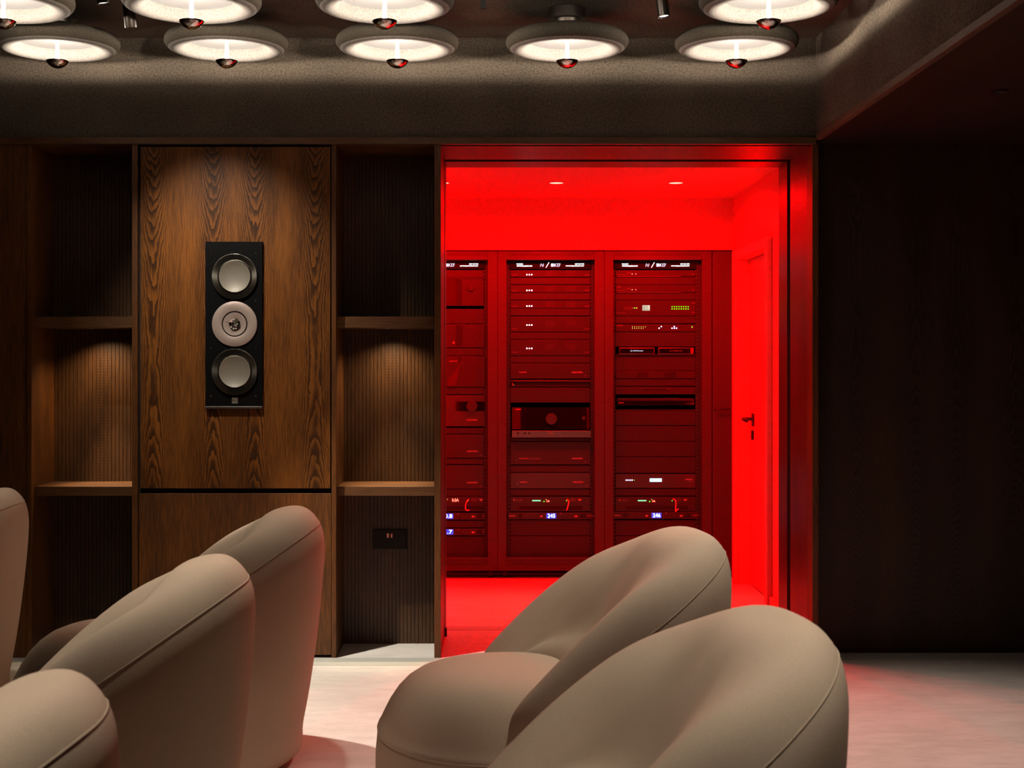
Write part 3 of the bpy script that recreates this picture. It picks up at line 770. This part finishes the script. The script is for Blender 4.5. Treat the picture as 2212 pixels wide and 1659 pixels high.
# lit name panels
for k, (x0, x1) in enumerate(((AX0, AX1), (BX0, BX1), (CX0, CX1))):
    s = (-228.5, 0, 227.5)[k]
    t = face('lit_sign_panel', 'black panel with glowing white lettering at the top of the %s rack' % WHERE[k], 'sign', x0-.008, x1+.006, 562.5, 581.5, M['speaker_black'], 'lit sign panels', .05)
    txt(t, 'NUCLEUS', 1116+s, 1129.5+s, 569.2, 571.9, 'e_sign'); txt(t, 'WWW.NUCLEUSAV.COM', 1116+s, 1149.5+s, 573.4, 576.2, 'e_sign')
    txt(t, '0207 205 7070', 1242+s, 1261.5+s, 569.2, 571.9, 'e_sign'); txt(t, 'SUPPORT@NUCLEUSAV.COM', 1222+s, 1261+s, 573.4, 576.4, 'e_sign')
    y = fy()
    def stroke(bm, pts, r):
        P = [(rx(a+s), y-.0005, rz(b_)) for a, b_ in pts]
        for p, q in zip(P, P[1:]):
            v = Vector(q)-Vector(p); L = v.length; n = Vector((-v.z, 0, v.x)).normalized()*r
            vs = [bm.verts.new(Vector(c)+dd+Vector((0, e, 0))) for e in (0, .0008) for c, dd in ((p, n), (p, -n), (q, -n), (q, n))]
            bm.faces.new(vs[:4]); bm.faces.new(vs[4:][::-1])
            for i in range(4): bm.faces.new((vs[i], vs[i+4], vs[(i+1) % 4+4], vs[(i+1) % 4]))
    bm = bmesh.new(); stroke(bm, [(1167.3, 576.8), (1167.3, 571.6), (1173.5, 576.8)], .0009); stroke(bm, [(1168, 569.2), (1174.1, 574.3), (1174.1, 569.2)], .0009)
    obj('letter_logo', bm, M['e_logo'], t)
    bm = bmesh.new(); stroke(bm, [(1179.2, 578.4), (1185.8, 567.0)], .0014); obj('slash', bm, M['e_sign'], t)
    bm = text_mesh('KEF', rx(1197.8+s), rx(1210.7+s), rz(576.2), rz(569.3), y-.0002, .0005)
    for q in range(3): box(bm, rx(1190.2+s+q*1.75), rx(1191.5+s+q*1.75), y-.0007, y, rz(576.2), rz(569.3))
    stroke(bm, [(1195.2, 576.2), (1195.2, 569.3)], .0007); stroke(bm, [(1195.0, 569.8), (1197.2, 575.8)], .0009); stroke(bm, [(1197.3, 576.2), (1197.3, 569.3)], .0006)
    obj('word_logo', bm, M['e_logo'], t)

# five amplifiers with three white lights in the middle rack
for i, (y0, y1, yl) in enumerate(((583.5, 598.5, 593.5), (615.5, 632, 627.5), (649, 666, 661.2), (683.5, 717, 702.3), (734, 768, 752.6))):
    lab = ['topmost thin amplifier with three white lights, just under the lit sign', 'second thin amplifier from the top with three white lights', 'third thin amplifier with three white lights, above the two taller ones',
           'upper of the two taller amplifiers with three white lights', 'lower of the two taller amplifiers with three white lights'][i]
    t = face('rack_amplifier', lab, 'amplifier', BX0, BX1, y0, y1, group='amplifiers with three white lights')
    for px in (1138.2, 1143.4, 1148.6): led(t, px, yl, 'e_white', .0036)
    tl = yl if i < 3 else yl+8
    txt(t, 'MONO', 1106, 1118.5, tl-.6, tl+1.2, 'print_dim'); txt(t, 'POWER', 1262, 1272.5, tl-.6, tl+1.2, 'print_dim')
    for bx in (1180, 1225.5):
        bm = bmesh.new()
        for r_ in range(4):
            for c_ in range(5): 
                px, py = bx+c_*3.9, yl-8+r_*3.0
                if py > y0+1.2: box(bm, rx(px)-.0011, rx(px)+.0011, fy()-.0003, fy()+.0003, rz(py)-.0008, rz(py)+.0008)
        obj('vent_grille', bm, M['print_dim'], t)
# larger amplifiers
def big_amp(x0, x1, y0, y1, label, lt, lx, rt=(1235, 1258.5), line=None, mat=None, ty=None, edge=False):
    t = face('power_amplifier', label, 'amplifier', x0, x1, y0, y1, mat, 'power amplifiers')
    ly = line or y1-10
    patch(t, 'trim_groove', (x0*FPX/FD)+1065+1, (x1*FPX/FD)+1065-1, ly, ly+.7, 'slot', th=.0003)
    ty = ty or ly-5
    if lt: txt(t, lt, lx[0], lx[1], ty-1.5, ty+1.5)
    txt(t, 'AUDIOCONTROL', rt[0], rt[1], ty-1.6, ty+1.6)
    led(t, rt[1]+9, ly-2, 'slot', .003, 'button'); patch(t, 'mark', rt[1]+4, rt[1]+9, ly+3, ly+3.6, 'print_dim')
    return t
big_amp(BX0, BX1, 785, 818, 'wide flat-faced amplifier between the lit amplifiers and the black drawer', 'Amplified By', (1121, 1137), line=808, ty=804.3)
t = big_amp(BX0, BX1, 954, 1003.5, 'tallest plain amplifier of the middle rack, below the curved glossy unit', 'Powered By', (1121, 1139.5), line=994, ty=990.3)
txt(t, 'Torus Franchaudis', 1141, 1167.5, 988.8, 992.0, 'print_dim'); led(t, 1115.5, 994.5, 'e_logo', .0014)
t = big_amp(BX0, BX1, 1021, 1055, 'plain amplifier near the bottom of the middle rack with a bright red sheen', 'Amplified By', (1122.5, 1139), (1237, 1260.5), line=1045.5, ty=1041.3, mat=M['face_bright'])
led(t, 1117, 1045.5, 'e_logo', .0014)
big_amp(AX0, AX1, 938, 989, 'plain amplifier in the left rack, upper of two', None, None, (1008.5, 1032), line=979, ty=974.8)
big_amp(AX0, AX1, 1004.5, 1055.5, 'plain amplifier in the left rack, lower of two', None, None, (1008.5, 1032), line=1046.5, ty=1042.3)
# locking drawer
t = face('lockable_box', 'black rack drawer with a round key lock at its left end', 'drawer', BX0, BX1, 824.5, 835.5, M['slot'], None, .3)
obj('upper_edge', B(BX0, BX1, YQ-.02, YQ, rz(824.5), rz(820.8), bev=.001), M['face_bright'], t)
bm = bmesh.new(); lathe(bm, [(0, -.004), (.0035, -.0045), (.0078, -.003), (.0082, 0), (0, 0)], rx(1109), fy(), rz(830), 24, axis='y'); o = obj('lock', bm, M['chrome'], t, True, angle=40)
obj('keyhole', B(rx(1109)-.0006, rx(1109)+.0006, fy()-.0052, fy()-.004, rz(830)-.003, rz(830)+.003), M['slot'], o)

# glossy curved processor on a shelf
t = root('media_processor', 'glossy black processor with round copper dial above a satin metal base', 'processor', ((BX0+BX1)/2, YQ, rz(944)))
x0, x1 = rx(1105.5), rx(1274.5)
bm = bmesh.new(); n = 40
pts = []
for i in range(n+1):
    f = i/n; xx = x0+(x1-x0)*f; yy = YQ-.012-.022*math.sin(PI*f)**.7
    pts.append((xx, yy))
lo = [bm.verts.new((a, b_, rz(927))) for a, b_ in pts]; hi = [bm.verts.new((a, b_+.006, rz(880))) for a, b_ in pts]
for i in range(n): bm.faces.new((lo[i], lo[i+1], hi[i+1], hi[i]))
b0 = [bm.verts.new((x, YQ+.2, z)) for x, z in ((x0, rz(927)), (x1, rz(927)), (x1, rz(880)), (x0, rz(880)))]
bm.faces.new([hi[-1]]+hi[-2::-1]+[b0[3], b0[2]]); bm.faces.new(lo+[b0[1], b0[0]]); bm.faces.new((lo[0], hi[0], b0[3], b0[0])); bm.faces.new((lo[-1], b0[1], b0[2], hi[-1]))
bmesh.ops.recalc_face_normals(bm, faces=bm.faces)
obj('front_glass', bm, M['glass_black'], t, True, angle=40)
bm = bmesh.new(); lathe(bm, [(0, -.012), (.031, -.010), (.033, -.006), (.033, .02), (0, .02)], rx(1190.5), YQ-.034, rz(904.5), 56, axis='y'); dl = obj('dial', bm, M['face_bright'], t, True, angle=40)
txt_y = .034-.006
obj('maker_lettering', text_mesh('TRINNOV', rx(1113.5), rx(1125.5), rz(885.5), rz(882.5), YQ-.024, .0004), M['print'], t)
bm = bmesh.new(); lathe(bm, [(0, -.008), (.0105, -.007), (.011, .01), (0, .01)], rx(1260.5), YQ-.020, rz(902.5), 28, axis='y'); obj('knob', bm, M['face_bright'], t, True, angle=40)
bs = obj('base', B(x0, x1+.001, YQ-.05, YQ+.2, rz(943.5), rz(929.5), bev=.0015), M['alu'], t)
for px in (1119, 1133.5, 1143):
    bm = bmesh.new(); lathe(bm, [(0, -.0015), (.0058, -.001), (.006, 0), (0, 0)], rx(px, FD-.05), YQ-.05, rz(936, FD-.05), 20, axis='y'); obj('button', bm, M['slot'], bs, True, angle=40)
obj('lettering', text_mesh('TRINNOV AUDIO', rx(1184, FD-.05), rx(1196, FD-.05), rz(937, FD-.05), rz(935.2, FD-.05), YQ-.0505, .0004), M['print'], bs)
obj('rack_shelf', B(BX0, BX1, YQ-.01, YQ+.2, rz(946.5), rz(944.2)), M['faceplate'], t)

# network power units with a cable loop
def power_unit(k, label, reading, x0, x1, s):
    t = face('power_controller', label, 'power controller', x0, x1, 1072.5, 1104.5, None, 'power controllers with cable loops')
    patch(t, 'vent_slot', max(1122.5+s, (x0*FPX/FD)+1068), 1258+s, 1092.6, 1101, 'slot', bev=.0)
    patch(t, 'edge_line', (x0*FPX/FD)+1066, (x1*FPX/FD)+1064, 1088.2, 1088.9, 'slot', th=.0003)
    if s > -200:
        patch(t, 'logo', 1109+s, 1112+s, 1077.5, 1082.3, 'print_dim'); txt(t, 'Master Power\nControl Unit', 1114.5+s, 1129+s, 1078.3, 1082.6, 'print_dim')
        patch(t, 'level_bar', 1149.6+s, 1168+s, 1080.0, 1082.4, 'e_greenbar', bev=.0004)
    led(t, 1175+s, 1083, 'e_green', .0032); led(t, 1179.5+s, 1078.6, 'e_yellow', .0018)
    if s > -200: txt(t, reading, 1180.5+s, 1187+s, 1080.2, 1084.2, 'e_red', 'reading')
    else: txt(t, reading, 976.5, 991, 1076.5, 1083.5, 'e_red', 'reading')
    led(t, 1223.6+s, 1081.6, 'e_yellow' if k == 0 else 'e_green', .0026)
    bm = bmesh.new()
    for q in (0, 6): box(bm, rx(1231.5+q+s), rx(1236.8+q+s), fy()-.0008, fy(), rz(1082), rz(1077.6))
    obj('data_port', bm, M['print_dim'], t)
    bm = bmesh.new()
    for q in (0, 6): box(bm, rx(1232.1+q+s), rx(1236.2+q+s), fy()-.0011, fy(), rz(1081.4), rz(1078.2))
    obj('port_opening', bm, M['slot'], t)
    bm = bmesh.new(); box(bm, rx(1248+s), rx(1256+s), fy()-.001, fy(), rz(1079.5), rz(1078)); box(bm, rx(1250+s), rx(1254+s), fy()-.001, fy(), rz(1081.8), rz(1080.6)); obj('serial_port', bm, M['print'], t)
    if k == 0: P = [(1012.5, 1078.5), (1009.5, 1080.5), (1006.8, 1087), (1005.6, 1095), (1006.5, 1099.5), (1009, 1101.5), (1014, 1101)]
    elif k == 1: P = [(1225, 1078.5), (1227.8, 1081), (1227.4, 1087), (1225.8, 1094), (1224.2, 1100), (1223.4, 1101.5)]
    else: P = [(1453.5, 1077.5), (1457, 1079), (1458.6, 1083), (1458.6, 1092), (1458, 1101), (1458.4, 1104), (1461, 1101), (1464.5, 1098)]
    P = catmull([(rx(a), fy()-.012-.012*math.sin(PI*i/(len(P)-1)), rz(b_)) for i, (a, b_) in enumerate(P)], 4, False)
    P = [(P[0][0], fy(), P[0][2])]+[tuple(p) for p in P]
    obj('cable_loop', tube(bmesh.new(), P, .0035, 10), M['cable'], t, True)
power_unit(0, 'power controller of the left rack with red digits and looped cable', '0.0A', AX0, AX1, -213)
power_unit(1, 'power controller of the middle rack with green bar and looped cable', '1.0A', BX0, BX1, 0)
power_unit(2, 'power controller of the right rack with green bar and looped cable', '2.4A', CX0, CX1, 228)
# power conditioners with blue-white readings
def conditioner(label, reading, x0, x1, y0, s):
    y1 = y0+15.5; ym = y0+7.6
    t = face('power_conditioner', label, 'power conditioner', x0-.012, x1+(.012 if s > -200 else .004), y0, y1, None, 'power conditioners with lit readings', proud=.002)
    p = .002
    vis = lambda px: px+s > 966
    if vis(1107): txt(t, 'FURMAN', 1099+s, 1113+s, ym-1.2, ym+1.6, 'print', proud=p, shear=.3)
    txt(t, 'PL-PRO DMC', (1269 if s > -200 else 1257)+s, (1283 if s > -200 else 1268)+s, ym-1.0, ym+1.0, 'print', proud=p)
    d = patch(t, 'display', 1180+s, 1201.5+s, y0+2, y1-2, 'e_bluebg', proud=p, bev=.0003)
    txt(t, reading, 1183+s, 1199+s, y0+3.2, y1-4, 'e_digits', 'reading', proud=p+.001); 
    for px in (1150, 1228):
        if not vis(px): continue
        bm = bmesh.new(); lathe(bm, [(0, -.010), (.0105, -.009), (.012, 0), (0, 0)], rx(px+s), fy(p), rz(ym+1), 28, axis='y'); kn = obj('knob', bm, M['faceplate'], t, True, angle=40)
        bm = bmesh.new()
        for q in range(-4, 5):
            a = R(90+q*20); box(bm, rx(px+s)+.015*math.cos(a)-.0009, rx(px+s)+.015*math.cos(a)+.0009, fy(p)-.0004, fy(p), rz(ym+1)+.015*math.sin(a)-.0009, rz(ym+1)+.015*math.sin(a)+.0009)
        obj('scale_marks', bm, M['print_dim'], t)
    for px, ww, mt in ((1169.5, 5, 'print'), (1212, 4, 'print_dim'), (1244, 6, 'print')):
        if vis(px): patch(t, 'rocker_button', px-ww/2+s, px+ww/2+s, ym-.5 if mt == 'print' else y0+2, ym+2.5 if mt == 'print' else y0+4, mt, proud=p)
    for px, w_ in ((1124, 8), (1258.5, 12)):
        if vis(px): patch(t, 'outlet', px-w_/2+s, px+w_/2+s, y0+3, y1-3, 'slot', proud=p, bev=.0003)
    if vis(1138): led(t, 1138+s, ym-1, 'print', .0012, 'indicator', proud=p)
    return t
conditioner('thin power conditioner with reading 245 in the middle rack', '245', BX0, BX1, 1106.3, 0)
conditioner('thin power conditioner with reading 246 in the right rack', '246', CX0, CX1, 1105.3, 227)
conditioner('upper thin power conditioner of the left rack, blue digit at its cut edge', '0.8', AX0, AX1, 1107, -222)
conditioner('lower thin power conditioner of the left rack, blue digit at its cut edge', '1.7', AX0, AX1, 1141, -222)

# left rack sources
t = face('music_player', 'tall player with a dark slot and round dial at the top of the left rack', 'music player', AX0, rx(1045), 602.5, 661, M['faceplate'])
patch(t, 'slot', 990, 997.5, 604, 659, 'slot'); patch(t, 'screen', 930, 989, 604, 659, 'glass_black')
bm = bmesh.new(); lathe(bm, [(0, -.012), (.018, -.011), (.020, -.008), (.020, 0), (0, 0)], rx(1018), fy(), rz(622), 44, axis='y'); obj('dial', bm, M['faceplate'], t, True, angle=40)
led(t, 1035, 652, 'slot', .004, 'button'); obj('edge', B(AX0, rx(1046), fy()-.004, fy()+.002, rz(602.5), rz(600.5)), M['face_bright'], t)
t = face('music_server', 'tall two-part unit with a dark upright slot, second in the left rack', 'music server', AX0, rx(1047), 700.5, 751, M['faceplate'])
patch(t, 'slot', 984.5, 999.5, 702.5, 748, 'slot')
bm = bmesh.new(); v = [bm.verts.new((rx(a), fy()-.0006, rz(b_))) for a, b_ in ((977, 742), (983, 742), (980, 737))]; bm.faces.new(v); obj('logo', bm, M['print'], t)
led(t, 1036, 742, 'print_dim', .002, 'button')
t = face('digital_converter', 'tall unit with a slanted facet across its front, third in the left rack', 'converter', AX0, rx(1048), 769.5, 836, M['faceplate'])
bm = bmesh.new(); v = [bm.verts.new(p) for p in ((rx(990), fy()-.0006, rz(772)), (rx(999), fy()-.0006, rz(772)), (rx(991), fy()-.0006, rz(787)))]; bm.faces.new(v)
obj('dark_facet', bm, M['slot'], t)
bm = bmesh.new(); v = [bm.verts.new(p) for p in ((rx(994), fy()-.001, rz(786)), (rx(967), fy()-.001, rz(822)), (rx(967), fy()-.008, rz(834)), (rx(985), fy()-.008, rz(834)))]; bm.faces.new(v)
obj('raised_facet', bm, M['face_bright'], t); txt(t, 'LEEMA ACOUSTICS', 971, 988, 779, 781.5)
t = face('stereo_preamplifier', 'amplifier with a big round knob over a black display, in the left rack', 'amplifier', AX0, rx(1048), 853.5, 921, M['face_bright'])
patch(t, 'display', 984, 1047, 867.5, 888, 'glass_black')
bm = bmesh.new(); lathe(bm, [(0, -.022), (.030, -.021), (.032, -.018), (.032, 0), (0, 0)], rx(1019.5), fy(), rz(877.5), 56, axis='y'); obj('volume_knob', bm, M['faceplate'], t, True, angle=40)
txt(t, 'AUDIOCONTROL', 1008, 1031, 905.5, 908.5); patch(t, 'trim_groove', 966, 1047, 911, 911.8, 'slot', th=.0003)

# right rack
for i, (y0, y1, yl) in enumerate(((583.5, 597.5, 592), (615.5, 632, 625.8))):
    t = face('audio_interface', ['thin interface with a yellow and a red light, directly below the right lit sign', 'lower of the two thin interfaces with a yellow and a red light, right rack'][i], 'audio interface', CX0, CX1, y0, y1, group='thin interfaces with two lights')
    led(t, 1365.3, yl, 'e_amber', .0024); led(t, 1373.3, yl, 'e_red', .0026)
    p_ = patch(t, 'data_port', 1355.5, 1361, yl-3.5, yl+1.5, 'print_dim'); patch(t, 'port_opening', 1356.2, 1360.3, yl-2.8, yl+1.5, 'slot', th=.0011)
    txt(t, 'Dante', 1334, 1350, yl+.4, yl+2.0, 'print_dim'); patch(t, 'mark', 1494, 1499.5, yl, yl+.7, 'print_dim')
    if i: txt(t, 'QSC', 1333, 1342, yl-6.8, yl-4, 'print_dim')
    obj('bottom_edge', B(rx(1332), rx(1470), fy()-.003, fy()+.001, rz(y1+.6), rz(y1-.5)), M['alu'], t)
t = face('signal_processor', 'two-unit processor with sixteen glowing green lights and a small display', 'signal processor', CX0, CX1, 649, 682.5)
for r_ in range(2):
    for c_ in range(8): led(t, 1451.5+c_*4.97, 662.6+r_*4.8, 'e_green', .0030)
d = patch(t, 'screen', 1387.5, 1403.5, 659.5, 671, 'e_menu')
bm = bmesh.new()
for q in range(4): box(bm, rx(1388.2), rx(1399+q), fy()-.0014, fy()-.0008, rz(662.0+q*2.7), rz(661.2+q*2.7))
box(bm, rx(1390.5), rx(1391.1), fy()-.0014, fy()-.0008, rz(670.5), rz(662.5)); obj('screen_text', bm, M['slot'], d)
led(t, 1371, 665.5, 'e_green', .003); led(t, 1375.3, 665.5, 'e_yellow', .0026); led(t, 1366.7, 665.3, 'e_amber', .0012)
for px in (1350, 1358.5): patch(t, 'data_port', px, px+5, 663.3, 668, 'print_dim'); patch(t, 'port_opening', px+.5, px+4.6, 663.6, 667.3, 'slot', th=.0011)
txt(t, 'Q-SYS Core', 1332.5, 1350.5, 675, 677.2, 'print_dim')
for py in (655, 675): patch(t, 'mark', 1494, 1501, py-.5, py+.5, 'print_dim')
t = face('network_switch', 'thin network switch with rows of yellow port lights and blue lights', 'network switch', CX0, CX1, 700.5, 716.5)
for c_ in range(7): led(t, 1366+c_*4.65, 706, 'e_yellow', .0017, 'port_light')
for c_ in range(6): led(t, 1366+c_*4.65, 709.4, 'e_yellow', .0017, 'port_light')
for a, b_ in ((1428.3, 705.4), (1423.5, 709), (1456.2, 705.4), (1451.3, 709), (1456.3, 709), (1461.2, 709)): led(t, a, b_, 'e_blue', .0036, 'link_light')
led(t, 1494.6, 705, 'e_green', .002); led(t, 1494.6, 707.4, 'e_yellow', .002)
bm = bmesh.new()
for c_ in range(22):
    for yy in (703.5, 711): box(bm, rx(1398+c_*4.2)-.0007, rx(1398+c_*4.2)+.0007, fy()-.0003, fy(), rz(yy)-.0007, rz(yy)+.0007)
obj('port_numbers', bm, M['print_dim'], t); txt(t, 'ARAKNIS', 1331.5, 1345.5, 701.8, 704.6, 'print_dim')
for i, (a, b_) in enumerate(((1336.5, 1413.5), (1421, 1498.5))):
    t = root('movie_player', ['small black movie player with a glowing logo, left of a pair', 'small black movie player with a dim logo, right of a pair'][i], 'movie player', (rx((a+b_)/2), YQ, rz(766)), 'pair of small movie players')
    bm = B(rx(a), rx(b_), YQ-.020, YQ+.15, rz(765.5), rz(750.8), bev=.004, seg=3); obj('case', bm, M['alu'], t, True, angle=40)
    bm = B(rx(a+1.6), rx(b_-(1.6 if not i else 8)), YQ-.0206, YQ-.018, rz(764), rz(752.3), bev=.0004); obj('front_glass', bm, M['glass_black'], t)
    lx = 1361.5 if i == 0 else 1446; mt = M['e_logo'] if i == 0 else M['print_dim']
    bm = bmesh.new()
    for q in range(6):
        aa = R(60*q+30); b2 = B(-.0016, .0016, -.0004, .0004, -.0006, .0006); bmesh.ops.rotate(b2, verts=b2.verts, cent=(0, 0, 0), matrix=Matrix.Rotation(aa+PI/2, 3, 'Y'))
        bmesh.ops.translate(b2, verts=b2.verts, vec=(rx(lx+1.6)+.0042*math.cos(aa), YQ-.0210, rz(758)-.0042*math.sin(aa))); merge(bm, b2)
    merge(bm, text_mesh('kaleidescape', rx(lx+5.5), rx(lx+27), rz(759.6), rz(756.3), YQ-.0207, .0004)); obj('logo', bm, mt, t)
t = root('rack_shelf', 'flat black shelf carrying the two small movie players', 'shelf', ((CX0+CX1)/2, YQ, rz(767.7)))
obj('tray', B(CX0, CX1, YQ-.012, YQ+.2, rz(767.8), rz(765.7), bev=.0005), M['faceplate'], t)
t = face('cable_panel', 'thin panel with two square openings, above the panel with a long slot', 'panel', CX0, CX1, 801.5, 817.5)
for a, b_ in ((1376, 1397), (1435.5, 1459)): patch(t, 'opening', a, b_, 804, 815.3, 'slot'); patch(t, 'opening_edge', b_, b_+2, 804, 815.3, 'face_bright')
t = face('disc_drive', 'thin panel with one long narrow slot in the right rack', 'disc drive', CX0, CX1, 835.5, 852)
patch(t, 'disc_slot', 1386.5, 1447, 841, 844, 'slot'); patch(t, 'slot_edge', 1440, 1447, 840, 841, 'alu')
t = root('disc_player', 'black disc player with maker lettering at its left end, in an open bay', 'disc player', ((CX0+CX1)/2, YQ, rz(876)))
obj('case', B(rx(1333), rx(1499), YQ-.004, YQ+.2, rz(875.5), rz(860.5), bev=.001), M['faceplate'], t)
obj('front', B(rx(1333.5), rx(1498.5), YQ-.006, YQ-.003, rz(875), rz(865.5)), M['glass_black'], t)
obj('top_edge', B(rx(1333), rx(1468), YQ-.006, YQ+.01, rz(861.2), rz(860.2)), M['alu'], t)
obj('lettering', text_mesh('SONY', rx(1336), rx(1347.5), rz(871.2), rz(868.8), YQ-.0062, .0004), M['print'], t)
bm = bmesh.new()
for a in (1481, 1485.5, 1490, 1493.5, 1497): box(bm, rx(a), rx(a+2), YQ-.0066, YQ-.0058, rz(872.6), rz(871))
obj('buttons', bm, M['print_dim'], t)
obj('support_shelf', B(CX0, CX1, YQ-.002, YQ+.2, rz(886), rz(884.6)), M['face_bright'], t)
t = face('power_regenerator', 'two-unit power unit with a pale blue display and four blue lights', 'power unit', CX0, CX1, 1023.5, 1054, M['face_bright'])
for i in range(4): led(t, 1352.5+i*4.2, 1037, 'e_blue', .0036)
led(t, 1369.8, 1037, 'e_green', .002)
patch(t, 'display', 1403, 1429.5, 1033, 1040.8, 'e_lcd', bev=.0015, th=.002); txt(t, 'FURMAN', 1479, 1495, 1034, 1036.6, 'print', shear=.3); patch(t, 'mark', 1487, 1495, 1039, 1039.7, 'print_dim')

# narrow cabinet door beside the racks
t = root('service_cabinet', 'narrow dark cabinet door with a black bar handle, right of the racks', 'cabinet', (rx(1560, RD), YF+.2, 0))
obj('door', B(rx(1539.3, RD), 1.360, YF+.004, YF+.024, .05, 1.863, bev=.001), M['rack_metal'], t)
obj('handle', tube(bmesh.new(), [(rx(1545, RD), YF+.004, rz(884, RD)), (rx(1545, RD), YF-.018, rz(884, RD)), (rx(1575, RD), YF-.018, rz(884, RD)), (rx(1575, RD), YF+.004, rz(884, RD))], .006, 10), M['black_metal'], t.children[0], True)
obj('plinth', B(rx(1539.3, RD), 1.360, YF+.04, YF+.05, 0, .05), M['rack_metal'], t)
